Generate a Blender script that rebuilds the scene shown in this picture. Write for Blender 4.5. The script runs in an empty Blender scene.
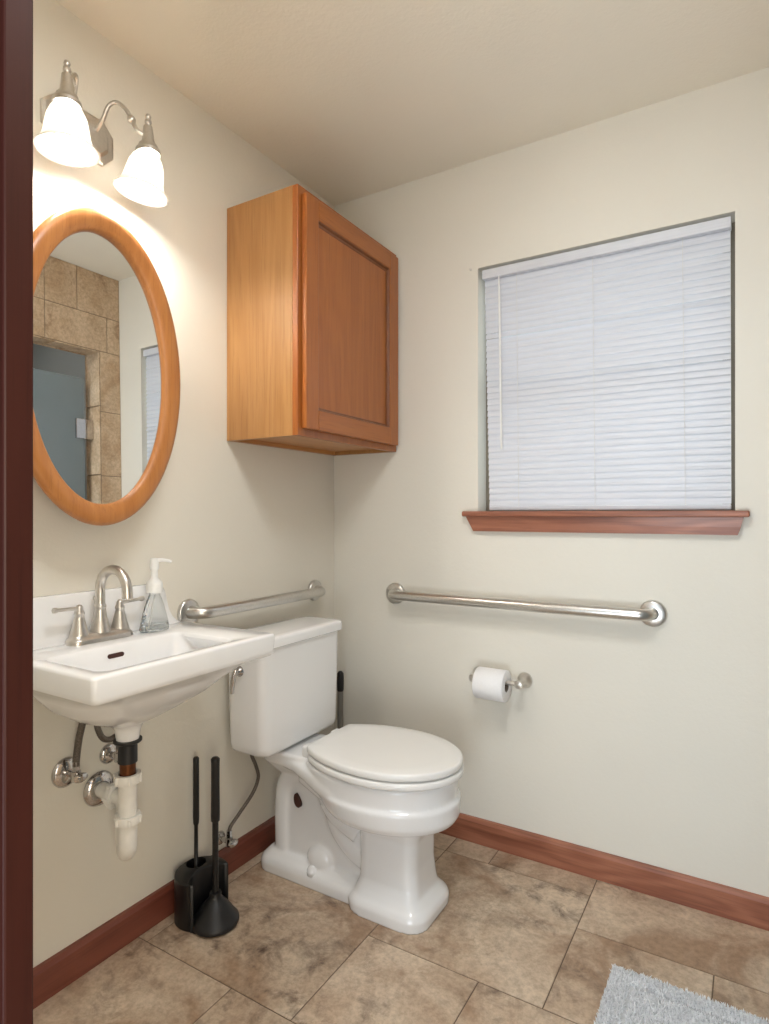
import bpy, bmesh, math, random
from mathutils import Vector, Matrix
random.seed(7)
PI = math.pi
scn = bpy.context.scene
COL = scn.collection

# ------------------------------------------------------------------ helpers
def lin(r, g, b):
    f = lambda c: (c/255/12.92) if c/255 <= .04045 else ((c/255+.055)/1.055)**2.4
    return (f(r), f(g), f(b), 1)

class NT:
    """small wrapper for building node trees"""
    def __init__(s, name):
        s.m = bpy.data.materials.new(name); s.m.use_nodes = True
        s.t = s.m.node_tree; s.n = s.t.nodes
        s.bsdf = s.n['Principled BSDF']
    def add(s, typ, **kw):
        nd = s.n.new(typ)
        for k, v in kw.items():
            if k in nd.inputs.keys(): nd.inputs[k].default_value = v
            else: setattr(nd, k, v)
        return nd
    def link(s, a, b): s.t.links.new(a, b)
    def ramp(s, fac, stops):
        r = s.n.new('ShaderNodeValToRGB'); e = r.color_ramp.elements
        while len(e) < len(stops): e.new(.5)
        for i, (p, c) in enumerate(stops): e[i].position = p; e[i].color = c
        s.link(fac, r.inputs['Fac']); return r.outputs['Color']
    def coords(s, scale=(1,1,1)):
        tc = s.n.new('ShaderNodeTexCoord'); mp = s.n.new('ShaderNodeMapping')
        mp.inputs['Scale'].default_value = scale
        s.link(tc.outputs['Object'], mp.inputs['Vector']); return mp.outputs['Vector']
    def noise(s, vec, scale, detail=4, rough=.55, dist=0):
        nd = s.add('ShaderNodeTexNoise'); nd.inputs['Scale'].default_value = scale
        nd.inputs['Detail'].default_value = detail; nd.inputs['Roughness'].default_value = rough
        nd.inputs['Distortion'].default_value = dist
        s.link(vec, nd.inputs['Vector']); return nd.outputs['Fac']
    def bump(s, h, strength, dist=.002):
        b = s.n.new('ShaderNodeBump'); b.inputs['Strength'].default_value = strength
        b.inputs['Distance'].default_value = dist
        s.link(h, b.inputs['Height']); s.link(b.outputs['Normal'], s.bsdf.inputs['Normal'])
    def mix(s, fac, a, b, blend='MIX'):
        m = s.n.new('ShaderNodeMix'); m.data_type = 'RGBA'; m.blend_type = blend
        for sock, v in ((m.inputs[0], fac), (m.inputs[6], a), (m.inputs[7], b)):
            if hasattr(v, 'is_linked'): s.link(v, sock)
            else: sock.default_value = v
        return m.outputs[2]
    def set(s, color=None, rough=None, metal=None, **kw):
        b = s.bsdf
        if color is not None:
            if hasattr(color, 'is_linked'): s.link(color, b.inputs['Base Color'])
            else: b.inputs['Base Color'].default_value = color
        if rough is not None:
            if hasattr(rough, 'is_linked'): s.link(rough, b.inputs['Roughness'])
            else: b.inputs['Roughness'].default_value = rough
        if metal is not None: b.inputs['Metallic'].default_value = metal
        for k, v in kw.items(): b.inputs[k.replace('_', ' ')].default_value = v
        return s.m

def plain(name, color, rough=.5, metal=0, nscale=40, var=.06, **kw):
    """procedural surface: base colour with a faint noise variation"""
    t = NT(name); v = t.coords(); n = t.noise(v, nscale, 3)
    d = tuple(c*(1-var) for c in color[:3]) + (1,)
    c = t.ramp(n, [(.35, d), (.65, color)])
    return t.set(c, rough, metal, **kw)

def paint(name, color, bump=.25):
    t = NT(name); v = t.coords()
    big = t.noise(v, 1.7, 2); fine = t.noise(v, 110, 3, .6); mid = t.noise(v, 35, 2)
    d = tuple(c*.96 for c in color[:3]) + (1,)
    c = t.ramp(big, [(.35, d), (.65, color)])
    a = t.n.new('ShaderNodeMath'); a.operation = 'ADD'; t.link(fine, a.inputs[0]); t.link(mid, a.inputs[1])
    t.bump(a.outputs[0], bump, .0018)
    return t.set(c, .62)

def wood(name, dark, mid, light, axis, rough=.38, fine=1.0, cath=1.0):
    """grain running along an axis (0,1,2)"""
    t = NT(name)
    sc = [26*fine]*3; sc[axis] = 1.1*fine
    sc2 = [7*cath]*3; sc2[axis] = .8*cath
    sc3 = [190*fine]*3; sc3[axis] = 6*fine
    g = t.noise(t.coords(tuple(sc)), 1, 5, .6, .6)
    v2 = t.coords(tuple(sc2))
    r = t.noise(v2, 1, 2, .5, .4)
    sm = t.n.new('ShaderNodeMath'); sm.operation = 'MULTIPLY'; sm.inputs[1].default_value = 60
    t.link(r, sm.inputs[0])
    si = t.n.new('ShaderNodeMath'); si.operation = 'SINE'; t.link(sm.outputs[0], si.inputs[0])
    sc_ = t.n.new('ShaderNodeMapRange'); sc_.inputs['From Min'].default_value = -1; t.link(si.outputs[0], sc_.inputs['Value'])
    pores = t.noise(t.coords(tuple(sc3)), 1, 3, .7)
    base = t.ramp(g, [(.28, mid), (.72, light)])
    rings = t.mix(sc_.outputs[0], mid, light)
    c = t.mix(.35, base, rings)
    pf = t.ramp(pores, [(.52, (0,0,0,1)), (.72, (1,1,1,1))])
    pm = t.n.new('ShaderNodeMath'); pm.operation = 'MULTIPLY'; pm.inputs[1].default_value = .4
    t.link(pf, pm.inputs[0])
    c = t.mix(pm.outputs[0], c, dark)
    t.bump(pores, .08, .0006)
    return t.set(c, rough, Coat_Weight=.25, Coat_Roughness=.25)

def stone(name, light, mid, dark, scale=1.0, rough=.45, stain=.55):
    """travertine-look tile; per-tile attribute 'tint' shifts the pattern and the tone"""
    t = NT(name)
    at = t.n.new('ShaderNodeAttribute'); at.attribute_name = 'tint'
    tc = t.n.new('ShaderNodeTexCoord')
    off = t.n.new('ShaderNodeVectorMath'); off.operation = 'MULTIPLY_ADD'
    t.link(at.outputs['Color'], off.inputs[0]); off.inputs[1].default_value = (9, 9, 9)
    t.link(tc.outputs['Object'], off.inputs[2])
    v = off.outputs[0]
    a = t.noise(v, 4.2*scale, 6, .62, .8)
    b = t.noise(v, 11*scale, 9, .74, .35)
    f = t.noise(v, 60*scale, 6, .75)
    c = t.ramp(a, [(.36, mid), (.62, light)])
    st = t.ramp(b, [(.50, (0,0,0,1)), (.70, (1,1,1,1))])
    gate = t.ramp(t.noise(v, 3.1*scale, 3, .5, .5), [(.42, (.12,.12,.12,1)), (.62, (1,1,1,1))])
    m1 = t.n.new('ShaderNodeMath'); m1.operation = 'MULTIPLY'; t.link(st, m1.inputs[0]); t.link(gate, m1.inputs[1])
    m2 = t.n.new('ShaderNodeMath'); m2.operation = 'MULTIPLY'; t.link(m1.outputs[0], m2.inputs[0]); m2.inputs[1].default_value = stain
    c = t.mix(m2.outputs[0], c, dark)
    ff = t.ramp(f, [(.36, (.66,.63,.60,1)), (.60, (1.05,1.05,1.05,1))])
    c = t.mix(.75, c, ff, 'MULTIPLY')
    t.bump(f, .22, .001)
    return t.set(c, rough)

def tag(o, label=None, cat=None, group=None, kind=None):
    if label: o['label'] = label
    if cat: o['category'] = cat
    if group: o['group'] = group
    if kind: o['kind'] = kind
    return o

def thing(name, loc, label, cat):
    o = bpy.data.objects.new(name, None); COL.objects.link(o)
    o.empty_display_size = .05; o.location = loc
    return tag(o, label, cat)

def wloc(o):
    v = Vector((0,0,0))
    while o is not None:
        v = v + o.location; o = o.parent
    return v

def obj(name, bm, mat, parent=None, smooth=None, origin=None):
    """link a bmesh given in world coordinates as one mesh object"""
    bmesh.ops.recalc_face_normals(bm, faces=bm.faces[:])
    base = Vector((0,0,0))
    if parent is not None: base = wloc(parent)
    if origin is None:
        n = max(len(bm.verts), 1)
        c = sum((v.co for v in bm.verts), Vector((0,0,0)))/n
        origin = Vector((c.x, c.y, min(v.co.z for v in bm.verts)))
    origin = Vector(origin)
    bm.transform(Matrix.Translation(-origin))
    me = bpy.data.meshes.new(name); bm.to_mesh(me); bm.free()
    for m in (mat if isinstance(mat, (list, tuple)) else [mat]): me.materials.append(m)
    o = bpy.data.objects.new(name, me); COL.objects.link(o)
    o.location = origin - base
    if parent is not None: o.parent = parent
    if smooth is not None:
        for p in me.polygons: p.use_smooth = True
        if smooth < 180:
            try: me.set_sharp_from_angle(angle=math.radians(smooth))
            except Exception: pass
    return o

def struct(name, bm, mat, parent=None, smooth=None):
    o = obj(name, bm, mat, parent, smooth)
    if parent is None: o['kind'] = 'structure'
    return o

B = bmesh.new

def box(bm, x0, x1, y0, y1, z0, z1, bev=0, seg=2):
    r = bmesh.ops.create_cube(bm, size=1)
    vs = r['verts']
    for v in vs:
        v.co = Vector(((x0+x1)/2 + v.co.x*(x1-x0), (y0+y1)/2 + v.co.y*(y1-y0), (z0+z1)/2 + v.co.z*(z1-z0)))
    if bev:
        es = list({e for v in vs for e in v.link_edges})
        r2 = bmesh.ops.bevel(bm, geom=es, offset=bev, segments=seg, affect='EDGES', profile=.5)
    return bm

def rings(bm, rs, cap0=True, cap1=True, closed=False):
    """loft a list of rings (lists of points, same length)"""
    L = [[bm.verts.new(p) for p in r] for r in rs]
    n = len(L[0])
    m = len(L)
    for i in range(m if closed else m-1):
        a, b = L[i], L[(i+1) % m]
        for k in range(n):
            try: bm.faces.new((a[k], a[(k+1) % n], b[(k+1) % n], b[k]))
            except ValueError: pass
    if not closed:
        if cap0: bm.faces.new(L[0][::-1])
        if cap1: bm.faces.new(L[-1])
    return bm

def rrect(cx, cy, z, hx, hy, r, n=6):
    """rounded rectangle ring in xy"""
    r = min(r, hx*.999, hy*.999); pts = []
    for sx, sy, a0 in ((1,1,0), (-1,1,PI/2), (-1,-1,PI), (1,-1,3*PI/2)):
        for k in range(n+1):
            a = a0 + PI/2*k/n
            pts.append((cx+sx*(hx-r)+r*math.cos(a), cy+sy*(hy-r)+r*math.sin(a), z))
    return pts

def egg(xb, xf, xm, cy, hw, z, n=64, eb=2.6, ef=2.0, clip=None):
    """bowl outline: widest at xm, flatter at the back (xb), round at the front (xf)"""
    pts = []
    for k in range(n):
        a = 2*PI*k/n; c, s = math.cos(a), math.sin(a)
        e = ef if c >= 0 else eb
        x = (xf-xm if c >= 0 else xm-xb)*math.copysign(abs(c)**(2/e), c)
        y = hw*math.copysign(abs(s)**(2/e), s)
        if clip is not None and xm+x < clip: x = clip-xm - .004*(1-min(1, abs(y)/hw*1.2))
        pts.append((xm+x, cy+y, z))
    return pts

def frame_of(d):
    d = d.normalized(); u = Vector((0,0,1)) if abs(d.z) < .9 else Vector((1,0,0))
    a = d.cross(u).normalized(); return a, a.cross(d).normalized()

def smooth_path(pts, k=8):
    P = [Vector(p) for p in pts]; out = []
    for i in range(len(P)-1):
        p0, p1, p2, p3 = P[max(i-1,0)], P[i], P[i+1], P[min(i+2, len(P)-1)]
        for j in range(k):
            t = j/k
            out.append(.5*((2*p1)+(p2-p0)*t+(2*p0-5*p1+4*p2-p3)*t*t+(3*p1-p0-3*p2+p3)*t**3))
    out.append(P[-1]); return out

def tube(bm, pts, rad, n=16, caps=True):
    P = [Vector(p) for p in pts]
    R = rad if isinstance(rad, (list, tuple)) else [rad]*len(P)
    rs = []; a = None
    for i, p in enumerate(P):
        d = (P[min(i+1, len(P)-1)] - P[max(i-1, 0)]).normalized()
        if a is None: a, b = frame_of(d)
        else:
            a = (a - d*a.dot(d)).normalized(); b = a.cross(d).normalized()
        rs.append([p + (a*math.cos(2*PI*k/n) + b*math.sin(2*PI*k/n))*R[i] for k in range(n)])
    return rings(bm, rs, caps, caps)

def lathe(bm, prof, base, axis=(0,0,1), n=32):
    """prof: list of (radius, height) along axis from base"""
    ax = Vector(axis).normalized(); a, b = frame_of(ax); base = Vector(base)
    rs = [[base + ax*h + (a*math.cos(2*PI*k/n)+b*math.sin(2*PI*k/n))*max(r, 1e-5) for k in range(n)] for r, h in prof]
    return rings(bm, rs)

def lathe_open(bm, prof, base, axis=(0,0,1), n=32):
    """closed loop profile (a shell with thickness)"""
    ax = Vector(axis).normalized(); a, b = frame_of(ax); base = Vector(base)
    rs = [[base + ax*h + (a*math.cos(2*PI*k/n)+b*math.sin(2*PI*k/n))*r for k in range(n)] for r, h in prof]
    return rings(bm, rs, closed=True)

def prism(bm, poly, axis, a0, a1):
    """extrude a 2D polygon along an axis; poly gives the other two coords in xyz order"""
    def pt(p, a):
        q = list(p); q.insert(axis, a); return q
    r0 = [bm.verts.new(pt(p, a0)) for p in poly]; r1 = [bm.verts.new(pt(p, a1)) for p in poly]
    n = len(poly)
    for k in range(n): bm.faces.new((r0[k], r0[(k+1) % n], r1[(k+1) % n], r1[k]))
    bm.faces.new(r0[::-1]); bm.faces.new(r1)
    return bm

def baked(bm, mods):
    """evaluate modifiers on a bmesh and give the result back as a bmesh"""
    bmesh.ops.recalc_face_normals(bm, faces=bm.faces[:])
    me = bpy.data.meshes.new('tmp'); bm.to_mesh(me); bm.free()
    o = bpy.data.objects.new('tmp', me); COL.objects.link(o)
    for typ, kw in mods:
        m = o.modifiers.new(typ, typ)
        for k, v in kw.items(): setattr(m, k, v)
    dg = bpy.context.evaluated_depsgraph_get(); dg.update()
    me2 = bpy.data.meshes.new_from_object(o.evaluated_get(dg))
    out = bmesh.new(); out.from_mesh(me2)
    bpy.data.objects.remove(o); bpy.data.meshes.remove(me); bpy.data.meshes.remove(me2)
    return out

# ------------------------------------------------------------------ materials
M_wall = paint('wall paint', lin(228, 223, 211))
M_ceil = paint('ceiling paint', lin(238, 231, 216), .4)
M_oak_z = wood('oak upright grain', lin(118, 76, 38), lin(160, 112, 62), lin(180, 134, 82), 2)
M_oak_y = wood('oak level grain', lin(134, 84, 42), lin(180, 122, 68), lin(200, 144, 86), 1)
M_oakd_z = wood('stained oak upright grain', lin(110, 56, 18), lin(154, 86, 32), lin(172, 102, 42), 2)
M_oakd_y = wood('stained oak level grain', lin(110, 56, 18), lin(154, 86, 32), lin(172, 102, 42), 1)
M_oak_f = wood('oak mirror frame', lin(128, 76, 36), lin(166, 104, 52), lin(188, 126, 68), 2, .35)
M_mah_x = wood('red stained trim along x', lin(70, 34, 24), lin(120, 66, 46), lin(176, 114, 86), 0, .4, 1, 1.3)
M_mah_y = wood('red stained trim along y', lin(72, 36, 28), lin(108, 56, 44), lin(132, 74, 58), 1, .4)
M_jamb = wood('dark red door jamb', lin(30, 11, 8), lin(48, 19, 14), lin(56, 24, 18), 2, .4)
M_oakm = wood('dark oak moulding', lin(84, 42, 16), lin(112, 60, 24), lin(130, 74, 32), 2)  # deeper brown than the rest of the cabinet door
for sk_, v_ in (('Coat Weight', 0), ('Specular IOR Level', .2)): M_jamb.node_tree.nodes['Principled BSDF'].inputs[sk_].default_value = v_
M_floor = stone('floor travertine tile', lin(214, 195, 172), lin(168, 139, 113), lin(86, 64, 52), 1, .42, 1.0)
M_showertile = stone('shower travertine tile', lin(224, 200, 170), lin(200, 170, 136), lin(140, 106, 74), 1.2, .5, .8)
M_showerin = stone('shower inside tile', lin(120, 122, 122), lin(92, 96, 100), lin(60, 64, 68), 1, .5, .6)
M_grout = plain('grout', lin(112, 96, 80), .9)
M_china = plain('white vitreous china', lin(240, 240, 240), .12, 0, 3, .01, Coat_Weight=.5, Coat_Roughness=.05)
M_seat = plain('white toilet seat plastic', lin(240, 239, 236), .25, 0, 3, .01)
M_nickel = plain('brushed nickel', lin(214, 210, 204), .32, 1, 120, .08)
M_steel = plain('satin stainless steel', lin(216, 214, 210), .3, 1, 160, .1)
M_chrome = plain('chrome', lin(205, 202, 200), .14, 1, 60, .05)
M_pvc = plain('white plastic pipe', lin(236, 234, 228), .4)
M_brass = plain('aged brass tailpiece', lin(120, 74, 46), .4, .9, 60, .3)
M_rubber = plain('black rubber', lin(26, 26, 27), .42, 0, 50, .2)
M_blackp = plain('black plastic', lin(20, 20, 21), .35, 0, 50, .2)
M_greyrod = plain('grey plastic rod', lin(120, 116, 108), .45)
M_hose = plain('grey braided hose', lin(120, 112, 104), .4, .6, 400, .5)
M_paper = plain('toilet paper', lin(244, 243, 243), .9, 0, 200, .03)
M_hole_shade = plain('painted hole shade', lin(66, 36, 28), .8)  # colour stands in for the darkness inside holes
M_frame = plain('tan window frame', lin(122, 112, 96), .5)
M_pump = plain('white pump plastic', lin(240, 240, 238), .35)
M_rug = plain('grey mat backing', lin(205, 207, 210), .95, 0, 90, .2)
M_pile = plain('grey mat pile', lin(248, 249, 251), .95, 0, 70, .12)
M_cord = plain('white cord', lin(232, 230, 226), .7)

def mk_slat():
    t = NT('white blind slat'); b = t.bsdf
    t.set(lin(238, 238, 242), .4)
    tr = t.n.new('ShaderNodeBsdfTranslucent'); tr.inputs['Color'].default_value = lin(236, 238, 246)
    mx = t.n.new('ShaderNodeMixShader'); mx.inputs[0].default_value = .16
    n = t.noise(t.coords((2, 2, 60)), 3, 2)
    c = t.ramp(n, [(.3, lin(220, 221, 226)), (.7, lin(230, 231, 236))]); t.link(c, b.inputs['Base Color'])
    t.link(b.outputs[0], mx.inputs[1]); t.link(tr.outputs[0], mx.inputs[2])
    t.link(mx.outputs[0], t.n['Material Output'].inputs['Surface']); return t.m
M_slat = mk_slat()

def mk_shade():
    t = NT('frosted white lamp glass'); b = t.bsdf
    n = t.noise(t.coords(), 9, 4, .6, 1.5)
    c = t.ramp(n, [(.35, lin(232, 230, 224)), (.65, lin(250, 249, 246))]); t.set(c, .3)
    tr = t.n.new('ShaderNodeBsdfTranslucent'); t.link(c, tr.inputs['Color'])
    mx = t.n.new('ShaderNodeMixShader'); mx.inputs[0].default_value = .34
    t.link(b.outputs[0], mx.inputs[1]); t.link(tr.outputs[0], mx.inputs[2])
    t.link(mx.outputs[0], t.n['Material Output'].inputs['Surface']); return t.m
M_shade = mk_shade()

def mk_bulb(strength):
    t = NT('glowing bulb')
    t.set(lin(255, 250, 240), .3, Emission_Strength=strength)
    t.bsdf.inputs['Emission Color'].default_value = (1, .955, .89, 1)
    return t.m
M_bulb = mk_bulb(235)

def mk_glass(name, color, rough, ior=1.45, **kw):
    t = NT(name); t.set(color, rough, 0, Transmission_Weight=1, IOR=ior, **kw)
    n = t.noise(t.coords(), 5, 2); t.bump(n, .02, .001)
    return t.m
M_bottle = mk_glass('clear bottle plastic', lin(248, 251, 252), .03, 1.3)
def mk_pane(name, color, amount, rough=.02):
    """thin sheet of glass: mostly see-through, some mirror"""
    t = NT(name)
    n = t.noise(t.coords(), 3, 2)
    tr = t.n.new('ShaderNodeBsdfTransparent'); tr.inputs['Color'].default_value = color
    t.set(lin(150, 162, 166), rough)
    r = t.n.new('ShaderNodeMapRange'); t.link(n, r.inputs['Value'])
    r.inputs['To Min'].default_value = amount*.9; r.inputs['To Max'].default_value = amount*1.1
    mx = t.n.new('ShaderNodeMixShader'); t.link(r.outputs[0], mx.inputs[0])
    t.link(tr.outputs[0], mx.inputs[1]); t.link(t.bsdf.outputs[0], mx.inputs[2])
    t.link(mx.outputs[0], t.n['Material Output'].inputs['Surface']); return t.m
M_pane = mk_pane('window glass', (.95, .98, .96, 1), .08)
M_frost = mk_pane('bluish shower glass', (.62, .68, .70, 1), .68, .25)

def mk_mirror():
    t = NT('mirror silver'); n = t.noise(t.coords(), 2, 1)
    c = t.ramp(n, [(.2, (.86, .87, .86, 1)), (.8, (.88, .89, .88, 1))])
    return t.set(c, .0, 1)
M_mirror = mk_mirror()
def mk_liquid():
    t = NT('clear soap'); t.set(lin(238, 243, 245), .05, 0, Transmission_Weight=.9, IOR=1.33); return t.m
M_soap = mk_liquid()

# ------------------------------------------------------------------ room shell
H, W, YF = 2.44, 1.6, -1.75
bm = B(); box(bm, -.1, 0, YF-.12, .12, -.05, H+.05); struct('wall_left', bm, M_wall)
# window wall with its opening
WX0, WX1, WZ0, WZ1 = .633, 1.431, 1.168, 2.053
bm = B()
for (x0, x1, z0, z1) in ((0, WX0, -.05, H+.05), (WX1, W+1.0, -.05, H+.05), (WX0, WX1, -.05, WZ0), (WX0, WX1, WZ1, H+.05)):
    box(bm, x0, x1, 0, .12, z0, z1)
bmesh.ops.remove_doubles(bm, verts=bm.verts[:], dist=1e-5)
struct('wall_back', bm, M_wall)
bm = B(); box(bm, -.1, W+1.0, YF-.12, .12, H, H+.08); struct('ceiling', bm, M_ceil)

def tile_mesh(bm_tiles, rects, place, depth=.006, gap=.0016):
    """rects (u0,u1,v0,v1) of tiles; place(u,v,w) -> world point. Adds per-tile tint colours."""
    lay = bm_tiles.loops.layers.float_color.new('tint')
    for (u0, u1, v0, v1) in rects:
        g = gap; c = (random.random(), random.random(), random.random(), 1)
        a, b, cc, d = u0+g, u1-g, v0+g, v1-g
        e = .0015
        lo = [bm_tiles.verts.new(place(*p, -depth)) for p in ((a,cc),(b,cc),(b,d),(a,d))]
        hi = [bm_tiles.verts.new(place(*p, -e*.6)) for p in ((a,cc),(b,cc),(b,d),(a,d))]
        tp = [bm_tiles.verts.new(place(*p, 0)) for p in ((a+e,cc+e),(b-e,cc+e),(b-e,d-e),(a+e,d-e))]
        fs = [bm_tiles.faces.new(tp)]
        for L0, L1 in ((lo, hi), (hi, tp)):
            for k in range(4): fs.append(bm_tiles.faces.new((L0[k], L0[(k+1)%4], L1[(k+1)%4], L1[k])))
        for f in fs:
            for l in f.loops: l[lay] = c
    return bm_tiles

# floor: large square tiles mixed with narrow ones
FL = [(.557,1.047,-.61,-.11), (.557,.715,-.11,.0), (.715,1.047,-.11,0), (1.047,1.60,-.28,0), (1.047,1.39,-.61,-.28), (1.39,1.60,-.61,-.28),
      (.557,.885,-.945,-.61), (.885,1.40,-.945,-.61), (1.40,1.60,-.945,-.61),
      (.05,.557,-.945,-.445), (0,.05,-.945,-.445), (0,.22,-.445,0), (.22,.557,-.445,-.11), (.22,.557,-.11,0),
      (0,.37,-1.28,-.945), (.37,.88,-1.45,-.945), (.88,1.22,-1.28,-.945), (1.22,1.60,-1.28,-.945),
      (0,.37,-1.60,-1.28), (.37,.88,-1.87,-1.45), (.88,1.22,-1.78,-1.28), (1.22,1.6,-1.78,-1.28), (0,.37,-1.87,-1.6), (.88,1.6,-1.87,-1.78)]
for i in range(4):
    for j in range(3): FL.append((i*.5, i*.5+.5, -1.87-.5*(j+1), -1.87-.5*j))
bm = B(); tile_mesh(bm, FL, lambda u, v, w: (u, v, w))
for f in bm.faces: f.material_index = 0
n0 = len(bm.faces)
box(bm, -.1, W+1.0, -3.6, .12, -.08, -.0022)
bm.faces.ensure_lookup_table()
for f in bm.faces[n0:]: f.material_index = 1
struct('floor', bm, [M_floor, M_grout])

# tiled shower wall opposite the sink (seen in the mirror)
OY0, OY1, OZ = -1.05, -.115, 2.04           # opening to the shower
RW = [(-.237,0,2.22,2.44), (-.40,-.237,2.22,2.44), (-.75,-.40,2.22,2.44), (-1.10,-.75,2.22,2.44), (-1.45,-1.10,2.22,2.44), (-1.75,-1.45,2.22,2.44),
      (-.075,0,2.04,2.22), (-.40,-.075,2.04,2.22), (-.75,-.40,2.04,2.22), (-1.05,-.75,2.04,2.22), (-1.40,-1.05,2.04,2.22), (-1.75,-1.40,2.04,2.22)]
for za, zb in ((1.73,2.04), (1.40,1.73), (1.07,1.40), (.74,1.07), (.41,.74), (0,.41)):
    RW += [(OY1,0,za,zb), (-1.40,OY0,za,zb), (-1.75,-1.40,za,zb)]
bm = B(); tile_mesh(bm, RW, lambda u, v, w: (W-w, u, v))
for f in bm.faces: f.material_index = 0
n0 = len(bm.faces)
for (y0, y1, z0, z1) in ((YF-.12, OY0, -.05, H), (OY1, .0, -.05, H), (OY0, OY1, OZ, H)):
    box(bm, W+.004, W+.12, y0, y1, z0, z1)
bm.faces.ensure_lookup_table()
for f in bm.faces[n0:]: f.material_index = 1
wr = struct('wall_right', bm, [M_showertile, M_grout])
# reveal tiles of the opening and the shower room behind
bm = B()
tile_mesh(bm, [(0, .118, z, z+.352) for z in (0, .352, .704, 1.056, 1.408)] + [(0, .118, 1.76, 2.04)], lambda u, v, w: (W+u, OY1-.001+w, v))
lay = bm.loops.layers.float_color['tint']
obj('reveal_tile', bm, M_showertile, wr)
bm = B()
tile_mesh(bm, [(0, .118, y, min(y+.35, OY1)) for y in (OY0, OY0+.35, OY0+.70)], lambda u, v, w: (W+u, v, OZ-.001+w))
obj('lintel_tile', bm, M_showertile, wr)
bm = B()
box(bm, W+.95, W+1.0, -1.75, 0, -.05, H); box(bm, W+.12, W+1.0, -1.87, -1.75, -.05, H)
struct('wall_shower', bm, M_showerin)

# door wall: the photograph is taken through its doorway
DX0, DX1, DZ = .944, 1.60, 2.05
bm = B(); box(bm, -.1, DX0-.02, YF-.12, YF, -.05, H); box(bm, DX0-.02, W+.12, YF-.12, YF, DZ+.02, H)
bmesh.ops.remove_doubles(bm, verts=bm.verts[:], dist=1e-5)
struct('wall_front', bm, M_wall)
d = bpy.data.objects.new('door_1', None); COL.objects.link(d); d.location = (DX0, YF-.06, 0); d['kind'] = 'structure'
bm = B(); box(bm, DX0-.02, DX0, YF-.024, YF+.001, 0, DZ, .002); box(bm, DX0-.02, DX0-.008, YF-.125, YF-.0235, 0, DZ)
obj('door_jamb', bm, M_jamb, d)
bm = B(); box(bm, DX0-.02, DX1, YF-.121, YF+.001, DZ, DZ+.02); obj('door_head', bm, M_jamb, d)
bm = B(); box(bm, DX0-.085, DX0-.004, YF, YF+.001, 0, DZ+.0, .0); obj('door_casing', bm, M_jamb, d)

# baseboards
def base_prof(t): return [(0, 0), (t, 0), (t, .074), (t*.55, .086), (0, .087)]
bm = B(); prism(bm, [(-p, z) for p, z in base_prof(.016)], 0, .0, W); struct('baseboard_back', bm, M_mah_x)
bm = B(); prism(bm, base_prof(.016), 1, YF, -.016); struct('baseboard_left', bm, M_mah_y)

# ------------------------------------------------------------------ window, sill and blind
w1 = bpy.data.objects.new('window_1', None); COL.objects.link(w1); w1.location = (1.03, .09, WZ0); w1['kind'] = 'structure'
bm = B(); fw = .035
for (x0, x1, z0, z1) in ((WX0, WX0+fw, WZ0, WZ1), (WX1-fw, WX1, WZ0, WZ1), (WX0+fw, WX1-fw, WZ0, WZ0+fw), (WX0+fw, WX1-fw, WZ1-fw, WZ1)):
    box(bm, x0, x1, .075, .118, z0, z1, .003)
obj('window_frame', bm, M_frame, w1)
bm = B(); box(bm, WX0+fw, WX1-fw, .082, .112, 1.60, 1.64, .003); obj('meeting_rail', bm, M_frame, w1)
bm = B(); box(bm, WX0+fw, WX1-fw, .094, .098, WZ0+fw, WZ1-fw); obj('window_pane', bm, M_pane, w1)
bm = B(); box(bm, WX0, WX1, -.001, .075, 1.1675, 1.182); box(bm, .583, 1.468, -.034, -.0005, 1.164, 1.183, .005, 3)
obj('window_sill', bm, M_mah_x, w1)
bm = B()
rs = []
for (y0, z, xa, xb) in ((-.018, 1.112, .622, 1.438), (-.018, 1.135, .609, 1.446), (-.02, 1.1645, .594, 1.453)):
    rs.append([(xa, 0, z), (xb, 0, z), (xb, y0, z), (xa, y0, z)])
rings(bm, rs); obj('window_apron', bm, M_mah_x, w1)

bl = thing('window_blind', (1.03, .025, 1.184), 'closed white mini blind hanging in the window recess above the wooden sill', 'blind')
bm = B(); box(bm, .645, 1.421, .006, .040, 2.012, 2.045, .003); obj('headrail', bm, M_slat, bl)
bm = B()
NS = 38; ztop, zbot = 2.000, 1.215
for i in range(NS):
    f = i/(NS-1); z = ztop + (zbot-ztop)*f
    x0 = .650 + .018*f; x1 = 1.419 + .002*f
    th = math.radians(73 if i not in (9, 17) else 62); hw = .0128
    rs = []
    dz0 = random.uniform(-.0008, .0008)
    for (x, dz) in ((x0, dz0), (x1, -dz0)):
        up, dn = [], []
        for q in range(7):
            s = -1 + 2*q/6; bow = .0017*(1-s*s)
            yy = .024 + math.cos(th)*hw*s - math.sin(th)*bow
            zz = z + dz + math.sin(th)*hw*s + math.cos(th)*bow
            up.append((x, yy, zz)); dn.append((x, yy+.0005, zz-.0002))
        rs.append(up + dn[::-1])
    rings(bm, rs)
obj('slats', bm, M_slat, bl, 50)
bm = B(); box(bm, .669, 1.421, .014, .036, 1.186, 1.202, .003); obj('bottom_rail', bm, M_slat, bl)
for x in (.772, 1.028, 1.292):
    bm = B()
    for y in (.0095, .0385): tube(bm, [(x, y, 2.012), (x+.008, y, 1.2)], .0007, 6)
    obj('ladder_cord', bm, M_cord, bl)
bm = B()
tube(bm, [(.712, .004, 2.012), (.712, -.004, 2.0), (.713, -.0035, 1.98), (.722, -.003, 1.40)], [.0022, .0022, .004, .0038], 8)
obj('tilt_wand', bm, M_pump, bl)

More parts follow.
